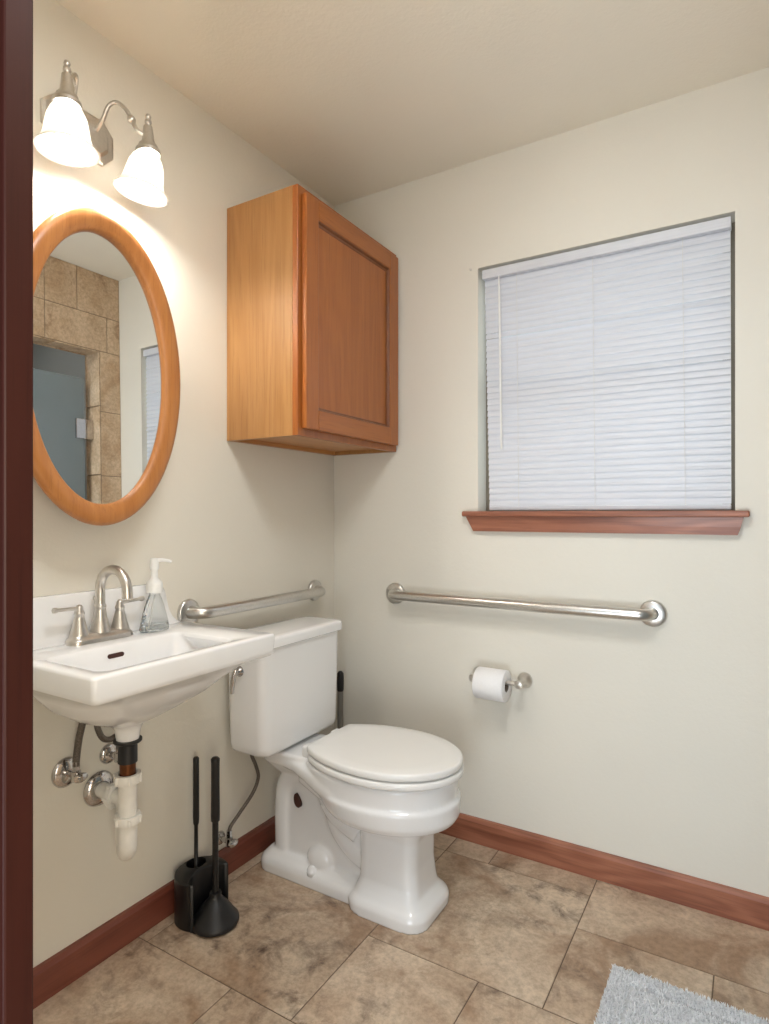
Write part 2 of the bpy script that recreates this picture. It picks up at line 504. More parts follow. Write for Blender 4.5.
# ------------------------------------------------------------------ wall cabinet
cb = thing('wall_cabinet', (.145, -.30, 1.41), 'honey oak wall cabinet with one recessed-panel door, mounted in the corner above the toilet', 'cabinet')
CX, CY0, CZ0, CZ1 = .297, -.600, 1.412, 2.172
bm = B(); t = .016; y1 = -.003
box(bm, .002, CX-.02, CY0, CY0+t, CZ0, CZ1); obj('side_panel', bm, M_oak_z, cb)
bm = B(); box(bm, .002, CX-.02, y1-t, y1, CZ0, CZ1); obj('side_panel', bm, M_oak_z, cb)
bm = B(); box(bm, .002, CX-.02, CY0+t, y1-t, CZ1-t, CZ1); obj('top_panel', bm, M_oak_y, cb)
bm = B(); box(bm, .002, CX-.02, CY0+t, y1-t, CZ0+.014, CZ0+.014+t); box(bm, .002, .02, CY0+t, y1-t, CZ0, CZ0+.014); obj('bottom_panel', bm, M_oak_y, cb)
bm = B()
for (ya, yb, za, zb) in ((CY0, CY0+.04, CZ0, CZ1), (y1-.04, y1, CZ0, CZ1), (CY0+.04, y1-.04, CZ0, CZ0+.045), (CY0+.04, y1-.04, CZ1-.045, CZ1)):
    box(bm, CX-.02, CX, ya, yb, za, zb, .0008, 1)
obj('face_frame', bm, M_oakd_z, cb)
# door with rails, stiles and a recessed panel
dy0, dy1, dz0, dz1 = CY0+.018, y1-.018, CZ0+.022, CZ1-.022
dr = obj('door', box(B(), CX+.0005, CX+.006, dy0+.05, dy1-.05, dz0+.05, dz1-.05), M_oakd_z, cb)
sw = .062
def rail(bm, ya, yb, za, zb): return box(bm, CX+.0005, CX+.020, ya, yb, za, zb, .003, 2)
bm = B(); rail(bm, dy0, dy0+sw, dz0, dz1); obj('stile', bm, M_oakd_z, dr)
bm = B(); rail(bm, dy1-sw, dy1, dz0, dz1); obj('stile', bm, M_oakd_z, dr)
bm = B(); rail(bm, dy0+sw, dy1-sw, dz1-sw, dz1); obj('rail', bm, M_oakd_y, dr)
bm = B(); rail(bm, dy0+sw, dy1-sw, dz0, dz0+sw); obj('rail', bm, M_oakd_y, dr)
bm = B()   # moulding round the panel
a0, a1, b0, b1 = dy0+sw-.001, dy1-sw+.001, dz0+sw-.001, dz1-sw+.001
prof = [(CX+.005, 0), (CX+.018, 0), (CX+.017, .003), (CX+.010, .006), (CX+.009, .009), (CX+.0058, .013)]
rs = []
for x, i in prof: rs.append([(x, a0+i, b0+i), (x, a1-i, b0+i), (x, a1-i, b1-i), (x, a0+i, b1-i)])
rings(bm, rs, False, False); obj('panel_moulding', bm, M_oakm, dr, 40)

# ------------------------------------------------------------------ oval mirror
my, mz, ay, az, mx = -1.122, 1.528, .234, .384, .122
mr = thing('oval_mirror', (.06, my, mz-az), 'oval mirror in a honey oak frame on the wall above the sink', 'mirror')
def oval(x, k, n=96): return [(x, my+(ay-k)*math.cos(2*PI*i/n), mz+(az-k)*math.sin(2*PI*i/n)) for i in range(n)]
bm = B()
fp = [(mx-.022, .004), (mx-.010, .0), (mx-.002, .002), (mx+.003, .010), (mx+.004, .022), (mx+.002, .038), (mx-.002, .048), (mx-.005, .052), (mx-.014, .055), (mx-.022, .055)]
rings(bm, [oval(x, k) for x, k in fp], closed=True); obj('frame', bm, M_oak_f, mr, 60)
bm = B(); tilt = math.radians(.6)
rings(bm, [oval(mx-.017, .052), oval(mx-.013, .052)])
for v in bm.verts: v.co.x -= (v.co.z-mz)*math.tan(tilt)
obj('mirror_glass', bm, M_mirror, mr)
bm = B(); box(bm, .002, mx-.021, my-.135, my+.135, mz-.26, mz+.26, .003); obj('back_box', bm, M_oak_f, mr)

# ------------------------------------------------------------------ vanity light
vl = thing('vanity_light', (0, -1.10, 2.12), 'brushed nickel two-lamp wall light with white bell glass shades above the oval mirror', 'light')
bm = B()
LY, LZ = -1.115, 2.148
def oct_(x, hy, hz, c): return [(x, LY+a, LZ+b) for a, b in ((hy, hz-c), (hy-c, hz), (-hy+c, hz), (-hy, hz-c), (-hy, -hz+c), (-hy+c, -hz), (hy-c, -hz), (hy, -hz+c))]
rings(bm, [oct_(.001, .095, .058, .03), oct_(.010, .095, .058, .03), oct_(.013, .088, .052, .027), oct_(.013, .078, .043, .022), oct_(.022, .070, .036, .02)])
obj('backplate', bm, M_nickel, vl)
def lamp(yy, tiltv, outer):
    x0 = .13
    bm = B()
    s = 1 if outer > 0 else -1
    ya = LY + s*.040
    pts = smooth_path([(.018, ya, 2.165), (.045, ya, 2.185), (.062, ya+s*.004, 2.215), (.080, ya+s*.014, 2.226), (.096, ya+s*.030, 2.212), (.106, ya+s*.042, 2.185), (.116, yy-s*.022, 2.162), (.126, yy-s*.006, 2.154), (x0, yy, 2.153)], 8)
    tube(bm, pts, .0052, 12)
    arm = obj('arm', bm, M_nickel, vl, 60)
    m = pts[int(len(pts)*.6)]
    d = pts[int(len(pts)*.6)+1]-m
    bm = B(); lathe(bm, [(.004, -.010), (.0075, -.008), (.010, -.003), (.010, .003), (.0075, .008), (.004, .010)], m, d, 16); obj('collar', bm, M_nickel, arm, 60)
    bm = B()
    lathe(bm, [(.001, .083), (.006, .081), (.0075, .076), (.006, .071), (.0045, .069), (.0085, .066), (.009, .060), (.006, .056), (.006, .054), (.0115, .050), (.014, .024), (.016, .012), (.017, .006), (.0235, .002), (.025, -.006), (.031, -.012), (.0315, -.022), (.0, -.022)][::-1], (x0, yy, 2.128), n=24)
    obj('socket', bm, M_nickel, vl, 40)
    ax = Vector(tiltv).normalized()
    base = Vector((x0, yy, 2.104))
    op = [(.027, .0), (.036, -.010), (.043, -.026), (.047, -.048), (.050, -.068), (.056, -.084), (.064, -.095), (.069, -.099)]
    ip = [(.0675, -.101), (.062, -.0985), (.053, -.087), (.047, -.070), (.045, -.048), (.041, -.027), (.034, -.0125), (.026, -.003)]
    bm = B(); lathe_open(bm, op+ip, base, ax, 48)
    sh = obj('lamp_shade', bm, M_shade, vl, 180)
    bm = B(); lathe(bm, [(.0, -.098), (.012, -.096), (.021, -.089), (.025, -.078), (.023, -.066), (.016, -.050), (.012, -.035), (.012, -.012), (.0, -.012)], base, ax, 24)
    obj('bulb', bm, M_bulb, sh, 180)
lamp(-1.222, (0, 0, 1), -1)
lamp(-1.003, (.15, .11, 1), 1)

# ------------------------------------------------------------------ sink
SX, SY0, SY1, SZ = .386, -1.326, -.797, .855
scx, scy, shx, shy = SX/2+.001, (SY0+SY1)/2, SX/2-.001, (SY1-SY0)/2
dcx, dcy = .18, -1.10
sk = thing('wall_hung_sink', (0, scy, .68), 'white wall-hung ceramic sink with a square front and low backsplash', 'sink')
bm = B(); rs = []
for (z, hx, hy, r, cx) in ((.630, .026, .026, .025, dcx), (.650, .029, .029, .028, dcx), (.668, .034, .036, .034, dcx), (.682, .062, .078, .06, .178), (.702, .098, .130, .09, .172), (.730, .132, .178, .1, .172), (.762, .154, .212, .1, .176), (.790, .170, .238, .07, .181)):
    f = max(0, (z-.668)/(.790-.668)); cy = dcy*(1-f)+scy*f
    rs.append(rrect(cx, cy, z, hx, hy, r, 8))
for (z, i, r) in ((.798, .007, .012), (.803, .003, .012), (.812, .002, .012), (.848, 0, .012), (.853, .0015, .012), (.855, .005, .011)):
    rs.append(rrect(scx, scy, z, shx-i, shy-i, r, 8))
bx0, bx1, by0, by1 = .135, .358, -1.290, -.910
for (z, i, r) in ((.855, 0, .03), (.852, .004, .028), (.845, .007, .026)):
    rs.append(rrect((bx0+bx1)/2, (by0+by1)/2, z, (bx1-bx0)/2-i, (by1-by0)/2-i, r, 8))
for (z, hx, hy, cx, f) in ((.81, .094, .172, .243, .05), (.775, .084, .135, .24, .2), (.75, .06, .09, .225, .6), (.742, .03, .035, .21, .95), (.740, .022, .022, .205, 1)):
    rs.append(rrect(cx, scy*(1-f)+dcy*f, z, hx, hy, min(hx, hy)*.8, 8))
rings(bm, rs)
sink_body = obj('basin', bm, M_china, sk, 50)
# backsplash with ends that sweep down to the deck
bm = B(); rs = []
N = 40
def bh(y):
    d_ = min(y-SY0, SY1-y)
    if d_ >= .065: return .124
    s = max(d_, 0)/.065
    return .004 + .120*(1-math.sqrt(max(0, 1-s*s)))
for i in range(N+1):
    u = i/N; y = SY0 + .001 + (SY1-SY0-.002)*(.5-.5*math.cos(PI*u))
    h = bh(y); tk = .024
    rs.append([(.001, y, .850), (tk+.012, y, .850), (tk+.004, y, .850+min(.012, h*.4)), (tk, y, .850+min(.03, h*.6)), (tk-.002, y, .850+h*.94), (tk-.006, y, .850+h), (.001, y, .850+h)])
rings(bm, rs); obj('backsplash', bm, M_china, sk, 50)
bm = B()   # overflow slot on the back wall of the basin, its dark inside painted on a plug
ring = [(0, -1.075+.022*math.cos(2*PI*k/24)*(1 if True else 0), .826+.0055*math.sin(2*PI*k/24)) for k in range(24)]
def slot(x, e): return [(x, -1.108+math.copysign(.016, math.cos(a))+ (.006+e)*math.cos(a), .829+(.0055+e)*math.sin(a)) for a in [2*PI*(k+.5)/24 for k in range(24)]]
rings(bm, [slot(.1415, 0), slot(.1475, 0)]); obj('overflow_slot', bm, M_hole_shade, sk)
# ------------------------------------------------------------------ faucet
fc = thing('faucet', (.06, -1.092, .855), 'brushed nickel gooseneck faucet with two lever handles on the sink deck', 'faucet')
fx, fy = .060, -1.092
bm = B(); rings(bm, [rrect(fx, fy, z, .028-i, .088-i, .027-i, 8) for z, i in ((.8545, 0), (.863, 0), (.868, .003), (.870, .007), (.876, .009), (.879, .012))]); obj('deck_plate', bm, M_nickel, fc, 50)
bm = B()
lathe(bm, [(.026, 0), (.025, .006), (.021, .018), (.0165, .036), (.0135, .055), (.0130, .060), (.0145, .062), (.0145, .067), (.0125, .069), (.012, .072)], (fx, fy, .876), n=28)
pts = [(fx, fy, .94), (fx, fy, .978)]
for k in range(13):
    a = PI - (PI*1.02)*k/12
    pts.append((fx+.052+.052*math.cos(a), fy+.002*k/12, .985+.050*math.sin(a)))
pts.append((fx+.105, fy+.002, .966))
tube(bm, pts, [.0118]*(len(pts)-4) + [.0120, .0122, .0126, .0126], 20)
obj('spout', bm, M_nickel, fc, 60)
bm = B(); tube(bm, [(fx-.022, fy, .90), (fx-.022, fy, .955)], .0022, 8); lathe(bm, [(.001, 0), (.005, .002), (.005, .008), (.001, .011)], (fx-.022, fy, .953), n=12); obj('lift_rod', bm, M_nickel, fc, 60)
for s in (-1, 1):
    hy = fy + s*.056
    bm = B(); lathe(bm, [(.0225, 0), (.0215, .005), (.017, .020), (.0125, .040), (.0105, .050), (.0125, .052), (.0115, .056), (.009, .062), (.009, .068), (.006, .073), (.001, .075)], (fx, hy, .876), n=24)
    hd = obj('handle', bm, M_nickel, fc, 60)
    bm = B(); tube(bm, [(fx, hy-s*.006, .941), (fx+.002, hy+s*.02, .943), (fx+.004, hy+s*.056, .945), (fx+.0045, hy+s*.062, .945), (fx+.005, hy+s*.068, .9455)], [.0052, .0042, .0045, .0068, .0064], 12); obj('lever', bm, M_nickel, hd, 60)

# ------------------------------------------------------------------ soap dispenser
sp = thing('soap_dispenser', (.080, -.944, .855), 'clear plastic soap dispenser with white pump top on the sink corner', 'soap dispenser')
sx, sy = .080, -.944
bm = B()
prof = [(.0, .002), (.030, .002), (.043, .003), (.0445, .008), (.042, .018), (.036, .040), (.029, .064), (.022, .082), (.0165, .092), (.015, .096), (.015, .103)]
def ov(k, z, n=40): return [(sx+k*.62*math.cos(2*PI*i/n), sy+k*math.sin(2*PI*i/n), .8545+z) for i in range(n)]
rings(bm, [ov(max(r, 1e-4), z) for r, z in prof])
for v in bm.verts: v.co.z = .855+(v.co.z-.855)*1.06
obj('bottle', bm, M_bottle, sp, 180)
bm = B(); rings(bm, [ov(r, z) for r, z in ((.02, .0045), (.040, .0055), (.041, .008), (.0395, .016), (.0385, .020))]); obj('soap', bm, M_soap, sp, 60)
bm = B(); lathe(bm, [(.0, .100), (.021, .100), (.0215, .103), (.0215, .120), (.019, .128), (.013, .133), (.0095, .138), (.0085, .160), (.0, .160)], (sx, sy, .8545), n=28)
for v in bm.verts: v.co.z = .855+(v.co.z-.855)*1.06
obj('pump_collar', bm, M_pump, sp, 50)
bm = B(); lathe(bm, [(.0, .158), (.0115, .158), (.012, .162), (.0115, .183), (.009, .187), (.0, .188)], (sx, sy, .8545), n=20)
tube(bm, [(sx, sy, 1.036), (sx+.014, sy+.014, 1.037), (sx+.026, sy+.028, 1.034), (sx+.030, sy+.032, 1.031)], [.0055, .005, .0042, .0038], 10)
for v in bm.verts: v.co.z = .855+(v.co.z-.855)*1.06
obj('pump_nozzle', bm, M_pump, sp, 60)
bm = B(); tube(bm, [(sx, sy, .952), (sx-.003, sy-.010, .90), (sx+.004, sy-.020, .862)], .0022, 8); obj('dip_tube', bm, M_pump, sp, 60)

# ------------------------------------------------------------------ plumbing under the sink
pt = thing('sink_drain_trap', (.18, dcy, .39), 'white plastic drain trap hanging under the sink with a chrome wall flange', 'drain pipe')
px_, py_ = .18, dcy
bm = B(); lathe(bm, [(.0, 0), (.030, 0), (.033, .003), (.033, .008), (.021, .010), (.0, .010)], (px_, py_, .6215), n=28); lathe(bm, [(.0225, -.048), (.0225, 0)], (px_, py_, .622), n=24); obj('drain_flange', bm, M_rubber, pt, 40)
bm = B(); tube(bm, [(px_, py_, .535), (px_, py_, .585)], .0185, 20); obj('tailpiece', bm, M_brass, pt, 60)
bm = B()
R_ = .043; zb = .385
path = [(px_, py_, .540), (px_, py_, zb)]
dv = Vector((-.86, .51, 0)).normalized()
for k in range(1, 12):
    a = PI*k/12
    p = Vector((px_, py_, zb)) + dv*(R_ - R_*math.cos(a)) + Vector((0, 0, -R_*math.sin(a)))
    path.append(tuple(p))
q = Vector((px_, py_, zb)) + dv*2*R_
path += [tuple(q), tuple(q+Vector((0,0,.030)))]
tube(bm, path, .0215, 20); obj('trap_bend', bm, M_pvc, pt, 60)
bm = B(); za = .452
wallp = Vector((.004, -1.057, za))
tube(bm, smooth_path([(q.x, q.y, zb+.025), (q.x, q.y, za-.022), (q.x-.010, q.y-.001, za-.004), (q.x-.03, q.y-.004, za), tuple(wallp)], 6), .0195, 20); obj('trap_arm', bm, M_pvc, pt, 60)
def nut(bm, p, ax, r, h):
    lathe_open(bm, [(r, -h/2), (r+.001, -h*.35), (r+.001, h*.35), (r, h/2), (r-.008, h/2), (r-.008, -h/2)], p, ax, 28)
    a, b = frame_of(Vector(ax))
    for k in range(6):
        d_ = a*math.cos(PI*k/3)+b*math.sin(PI*k/3); c = Vector(p)+d_*(r+.001)
        lathe(bm, [(.0, -h*.4), (.004, -h*.4), (.004, h*.4), (.0, h*.4)], c, ax, 8)
for p, ax, r, h in (((px_, py_, .536), (0,0,1), .030, .022), ((px_, py_, .438), (0,0,1), .029, .020), ((q.x-.034, q.y-.004, za), (-1, -.1, 0), .029, .018)):
    bm = B(); nut(bm, p, ax, r, h); obj('slip_nut', bm, M_pvc, pt, 40)
bm = B(); lathe_open(bm, [(.040, .0), (.045, .003), (.042, .010), (.028, .016), (.0215, .017), (.0215, .0)], (.001, wallp.y, za), (1,0,0), 32); obj('wall_flange', bm, M_chrome, pt, 60)

def stop_valve(name, y, z, label, hose_pts, hr=.0058, flange=.031, knob_dir=(.9, -.1, .0)):
    v = thing(name, (0, y, z), label, 'valve')
    bm = B(); lathe(bm, [(.0, 0), (flange, 0), (flange, .002), (flange*.82, .008), (flange*.45, .011), (.0, .012)], (.001, y, z), (1,0,0), 28); obj('escutcheon', bm, M_chrome, v, 60)
    bm = B(); tube(bm, [(.008, y, z), (.05, y, z)], [.008, .008], 14)
    lathe(bm, [(.0, -.012), (.0115, -.012), (.0115, .012), (.0, .012)], (.045, y, z), (0,0,1), 14)
    tube(bm, [(.045, y, z+.01), (.045, y, z+.026)], .009, 6)
    obj('valve_body', bm, M_chrome, v, 40)
    bm = B()
    rs = []
    for x, k in ((.055, .5), (.058, 1), (.066, 1.05), (.070, .6)):
        rs.append([(x, y+.018*k*math.cos(2*PI*i/20), z+.011*k*math.sin(2*PI*i/20)) for i in range(20)])
    rings(bm, rs); obj('valve_handle', bm, M_chrome, v, 60)
    bm = B(); tube(bm, smooth_path([(.045, y, z+.024)] + hose_pts, 10), hr, 12); obj('supply_hose', bm, M_hose, v, 60)
    bm = B(); tube(bm, [(.045, y, z+.020), (.045, y, z+.036)], .0085, 6); obj('hose_nut', bm, M_chrome, v, 40)
    return v
stop_valve('shutoff_valve', -1.147, .527, 'chrome shutoff valve left of the drain under the sink', [(.045, -1.146, .57), (.05, -1.142, .62), (.060, -1.135, .68), (.060, -1.134, .75)], .0085, .037)
stop_valve('shutoff_valve', -1.028, .534, 'chrome shutoff valve partly behind the sink drain pipe', [(.05, -1.03, .575), (.065, -1.045, .60), (.075, -1.075, .600), (.078, -1.10, .615), (.072, -1.112, .66), (.064, -1.114, .74)], .0075, .027)
stop_valve('shutoff_valve', -.632, .128, 'small chrome shutoff valve low on the wall feeding the toilet tank', [(.048, -.630, .175), (.055, -.600, .205), (.066, -.548, .255), (.072, -.528, .30), (.078, -.545, .345), (.085, -.570, .385), (.088, -.582, .41)], .0058, .022)

# ------------------------------------------------------------------ toilet
TC = -.43
tl = thing('toilet', (.38, TC, 0), 'white two-piece toilet with closed lid in the corner below the cabinet', 'toilet')
# bowl, pedestal, trapway and foot grown together into one piece of china
bm = B()
rs = []
for (z, xb, xf, xm, hw) in ((.258, .40, .66, .52, .105), (.264, .37, .705, .52, .140), (.274, .35, .732, .52, .165), (.292, .33, .743, .52, .177), (.336, .29, .745, .515, .183), (.341, .285, .742, .515, .181), (.3425, .275, .734, .51, .174), (.36, .256, .735, .51, .174), (.398, .252, .737, .51, .176), (.404, .255, .732, .51, .172)):
    rs.append(egg(xb-.02, xf, xm, TC, hw, z, 64, 2.2))
rings(bm, rs)
FC = TC-.012
rings(bm, [rrect((a+b)/2, c, z, (b-a)/2, hw, r, 6) for z, a, b, hw, r, c in ((.0, .428, .692, .117, .062, FC), (.030, .425, .694, .118, .062, FC), (.042, .432, .688, .113, .058, FC), (.054, .444, .674, .101, .048, FC), (.068, .452, .658, .091, .036, FC), (.09, .457, .652, .085, .034, TC-.006), (.14, .455, .645, .082, .034, TC-.004), (.22, .450, .645, .082, .034, TC), (.25, .44, .655, .090, .04, TC), (.275, .42, .68, .12, .06, TC), (.30, .40, .69, .13, .07, TC))])
# low foot running back to the wall
rings(bm, [rrect((a+b)/2, FC, z, (b-a)/2, hw, r, 6) for z, a, b, hw, r in ((0, .066, .52, .088, .04), (.030, .064, .52, .090, .04), (.044, .07, .52, .084, .036), (.055, .08, .52, .070, .03), (.066, .09, .52, .058, .025))])
def flat_tube(path, ry, rp):
    rsx = []
    for i, p in enumerate(path):
        d_ = (path[min(i+1, len(path)-1)]-path[max(i-1, 0)]).normalized(); nrm = Vector((0,1,0)).cross(d_).normalized()
        rsx.append([p + Vector((0, ry*math.copysign(abs(math.cos(a))**.7, math.cos(a)), 0)) + nrm*rp*math.copysign(abs(math.sin(a))**.8, math.sin(a)) for a in [2*PI*k/28 for k in range(28)]])
    rings(bm, rsx)
# trapway: rear leg and arch
P1 = smooth_path([(.143, TC, .02), (.139, TC, .12), (.140, TC, .22), (.155, TC, .290), (.21, TC, .326), (.285, TC, .312), (.335, TC, .25), (.37, TC, .18), (.43, TC, .13), (.52, TC, .10)], 6)
flat_tube(P1, .070, .042)
# web of china between rear leg and pedestal, solid under the arch
def web(x0, x1, z0, z1, hw): rings(bm, [rrect((x0+x1)/2, TC, z, (x1-x0)/2, hw, .012, 3) for z in (z0, z1)])
web(.14, .49, .03, .32, .058)
flat_tube(smooth_path([(.25, TC, .345), (.33, TC, .310), (.44, TC, .275)], 6), .108, .038)
flat_tube(smooth_path([(.32, TC, .265), (.36, TC, .225), (.44, TC, .19)], 6), .078, .032)
# shoulders sweeping from the rim back to the deck
sec = []
for x, hw, zb_ in ((.10, .092, .352), (.16, .098, .350), (.22, .108, .344), (.28, .128, .333), (.34, .150, .316), (.40, .166, .300), (.46, .172, .29)):
    pts_ = []
    for k in range(28):
        a = 2*PI*k/28
        pts_.append((x, TC+hw*math.copysign(abs(math.cos(a))**.55, math.cos(a)), (zb_+.398)/2+(.398-zb_)/2*math.copysign(abs(math.sin(a))**.6, math.sin(a))))
    sec.append(pts_)
rings(bm, sec)
# rounded knuckle beside the bolt
for s in (-1, 1):
    r_ = bmesh.ops.create_uvsphere(bm, u_segments=24, v_segments=14, radius=1)
    for v in r_['verts']: v.co = Vector((.30+v.co.x*.052, FC+s*.040+v.co.y*.034, .080+v.co.z*.046))
# deck under the tank
rings(bm, [rrect((a+b)/2, TC, z, (b-a)/2, hw, r, 6) for z, a, b, hw, r in ((.318, .12, .36, .062, .03), (.345, .09, .40, .085, .04), (.365, .075, .42, .100, .04), (.398, .072, .42, .104, .04), (.405, .077, .42, .100, .038))])
bm = baked(bm, [('REMESH', dict(mode='VOXEL', voxel_size=.0042)), ('SMOOTH', dict(factor=.5, iterations=7))])
for v in bm.verts:
    if v.co.z < .001: v.co.z = .0005
bowl = obj('bowl', bm, M_china, tl, 180)
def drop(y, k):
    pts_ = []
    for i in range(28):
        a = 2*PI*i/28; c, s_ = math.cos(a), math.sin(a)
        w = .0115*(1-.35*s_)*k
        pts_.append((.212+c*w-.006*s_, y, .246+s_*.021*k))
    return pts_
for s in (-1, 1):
    bm = B(); rings(bm, [drop(TC+s*.060, 1), drop(TC+s*.0712, 1), drop(TC+s*.0716, .9)]); obj('opening_shade', bm, M_hole_shade, tl)  # dark discs painted as the shade of an opening in solid china
# seat and lid
def slab(z0, z1, xb, xf, xm, hw, clip, dome=0, eb=2.0):
    bm = B(); rs = []
    for z, i in ((z0, .004), (z0+.002, .001), (z0+.005, 0), (z1-.006, 0), (z1-.002, .002), (z1, .007)):
        rs.append(egg(xb+i, xf-i, xm, TC, hw-i, z, 120, eb, 2.0, clip+i))
    for k, dz in ((.04, .0015), (.09, .0025), (.14, .003)):
        rs.append(egg(xb+k*1.4, xf-k*1.4, xm, TC, max(hw-k, .004), z1+dz*dome, 120, eb, 2.0, clip+k*1.2))
    return rings(bm, rs)
obj('seat', slab(.408, .429, .228, .753, .515, .184, .294), M_seat, tl, 50)
obj('lid', slab(.433, .455, .224, .751, .515, .183, .288, 1), M_seat, tl, 50)
for s in (-1, 1):
    bm = B(); box(bm, .252, .296, TC+s*.075-.02, TC+s*.075+.02, .404, .440, .006, 3); obj('hinge', bm, M_seat, tl, 50)
# tank and its lid
TY0, TY1 = -.640, -.230
tcy, thy = (TY0+TY1)/2, (TY1-TY0)/2
bm = B()
rings(bm, [rrect(.113, tcy, z, hx, hy, .034, 8) for z, hx, hy in ((.416, .070, thy-.022), (.420, .077, thy-.014), (.429, .081, thy-.009), (.445, .082, thy-.007), (.60, .084, thy-.003), (.756, .085, thy))])
tank = obj('tank', bm, M_china, tl, 50)
bm = B()
rings(bm, [rrect(.114, tcy, z, .094-i, thy+.015-i, .036, 8) for z, i in ((.7555, .003), (.758, .0), (.780, .0), (.787, .003), (.790, .010), (.7905, .03))])
obj('tank_lid', bm, M_china, tl, 50)
bm = B(); lathe(bm, [(.0, .0), (.017, .0), (.017, .007), (.011, .012), (.009, .024), (.0, .024)], (.096, TY0+.006, .680), (0, -1, 0), 20)
tube(bm, smooth_path([(.096, TY0-.012, .684), (.096, TY0-.020, .676), (.090, TY0-.023, .645), (.087, TY0-.022, .615)], 5), [.0085]*5+[.008]*5+[.007]*6, 12); obj('flush_lever', bm, M_chrome, tl, 60)
bm = B(); lathe(bm, [(.0, -.016), (.013, -.016), (.013, .0), (.0, .0)], (.088, -.582, .420), n=12); obj('fill_nut', bm, M_chrome, tl, 40)
for s in (-1, 1):
    bm = B(); lathe(bm, [(.018, -.008), (.018, .006), (.014, .014), (.007, .019), (.0, .020)], (.287, FC+s*.072, .046), n=20); obj('bolt_cap', bm, M_china, tl, 180)

# ------------------------------------------------------------------ grab bars
def grab_bar(p0, p1, out, label, loc):
    g = thing('grab_bar', loc, label, 'grab bar')
    p0, p1, out = Vector(p0), Vector(p1), Vector(out)
    d_ = (p1-p0).normalized(); r = .0185; off = .056; R = .042
    path = [p0+out*.003, p0+out*(off-R)]
    for k in range(1, 9):
        a = PI/2*k/8; path.append(p0 + out*(off-R+R*math.sin(a)) + d_*(R-R*math.cos(a)))
    for k in range(0, 9):
        a = PI/2*k/8; path.append(p1 + out*(off-R+R*math.cos(a)) - d_*(R-R*math.sin(a)))
    path += [p1+out*(off-R), p1+out*.003]
    bm = B(); tube(bm, path, r, 24); obj('bar', bm, M_steel, g, 60)
    for p in (p0, p1):
        bm = B(); lathe_open(bm, [(.040, 0), (.041, .003), (.0395, .011), (.035, .014), (.019, .015), (.018, .001)], p+out*.0008, out, 40); obj('flange', bm, M_steel, g, 50)
grab_bar((.295, 0, .867), (1.211, 0, .866), (0, -1, 0), 'long steel grab bar on the window wall', (.75, 0, .866))
grab_bar((0, -.762, .874), (0, -.136, .874), (1, 0, 0), 'shorter steel grab bar behind the toilet tank beside the sink', (0, -.44, .874))

# ------------------------------------------------------------------ toilet paper holder and roll
th_ = thing('toilet_paper_holder', (.715, 0, .60), 'brushed nickel two-post toilet paper holder on the wall below the long grab bar', 'toilet paper holder')
zc = .604; yr = -.068
for x in (.642, .806):
    bm = B(); lathe(bm, [(.0, .0), (.026, .0), (.0265, .004), (.023, .010), (.014, .018), (.0105, .028), (.009, .045), (.0095, .056), (.013, .060), (.015, .068), (.013, .076), (.0, .079)], (x, -.0008, zc), (0,-1,0), 28)
    obj('post', bm, M_nickel, th_, 60)
bm = B(); tube(bm, [(.642, yr, zc), (.806, yr, zc)], .0075, 16); obj('roller', bm, M_nickel, th_, 60)
tp = thing('toilet_paper_roll', (.712, yr, zc-.066), 'white toilet paper roll hanging on the nickel holder', 'toilet paper')
bm = B(); R1, R0 = .053, .020; zr = zc-.0125
lathe_open(bm, [(R0, .0), (R1-.002, .0), (R1, .002), (R1, .103), (R1-.002, .105), (R0, .105)], (.660, yr, zr), (1,0,0), 48); obj('paper', bm, M_paper, tp, 50)
bm = B(); lathe_open(bm, [(R0-.0012, .001), (R0-.0002, .001), (R0-.0002, .104), (R0-.0012, .104)], (.660, yr, zr), (1,0,0), 32); obj('cardboard_core', bm, plain('grey card', lin(120, 108, 94), .9), tp, 60)

# ------------------------------------------------------------------ brush and plunger set
hc = Vector((.095, -.790, 0)); hr_ = .077
pc = Vector((.157, -.797, 0)); pr = .067
hx_ = thing('toilet_brush_caddy', (hc.x, hc.y, 0), 'black plastic caddy holding a toilet brush against the left baseboard', 'brush holder')
def crescent(z, grow=0, n=40):
    """caddy outline with a round bay cut out for the plunger cup"""
    d_ = pc.x-hc.x; R = hr_-grow; r = pr+.004+grow
    a = math.acos((d_*d_ + R*R - r*r)/(2*d_*R)); b = math.acos((d_*d_ + r*r - R*R)/(2*d_*r))
    pts = []
    for k in range(n+1):
        t_ = a + (2*PI-2*a)*k/n; pts.append((hc.x+R*math.cos(t_), hc.y+R*math.sin(t_), z))
    for k in range(1, n):
        t_ = (PI+b) - 2*b*k/n; pts.append((pc.x+r*math.cos(t_), pc.y+r*math.sin(t_), z))
    return pts
bc = Vector((.050, -.772, 0))
CH = .132
def hole(r, z, n=28): return [(bc.x+r*math.cos(2*PI*k/n), bc.y+r*1.12*math.sin(2*PI*k/n), z) for k in range(n)]
bm = B()
rings(bm, [crescent(.002), crescent(CH-.006), crescent(CH-.0015, .0012)], True, False)
rings(bm, [hole(.0275, CH), hole(.0265, CH-.003), hole(.0255, .02)], False, True)
bm.edges.ensure_lookup_table()
ed = []
for ring_ in (crescent(CH, .003), hole(.0275, CH)):
    L = [bm.verts.new(p) for p in ring_]
    for k in range(len(L)): ed.append(bm.edges.new((L[k], L[(k+1) % len(L)])))
bmesh.ops.triangle_fill(bm, edges=ed, use_beauty=True, use_dissolve=False)
rings(bm, [crescent(CH-.0015, .0012), crescent(CH, .003)], False, False)
bmesh.ops.remove_doubles(bm, verts=bm.verts[:], dist=2e-5)
obj('holder', bm, M_blackp, hx_, 40)
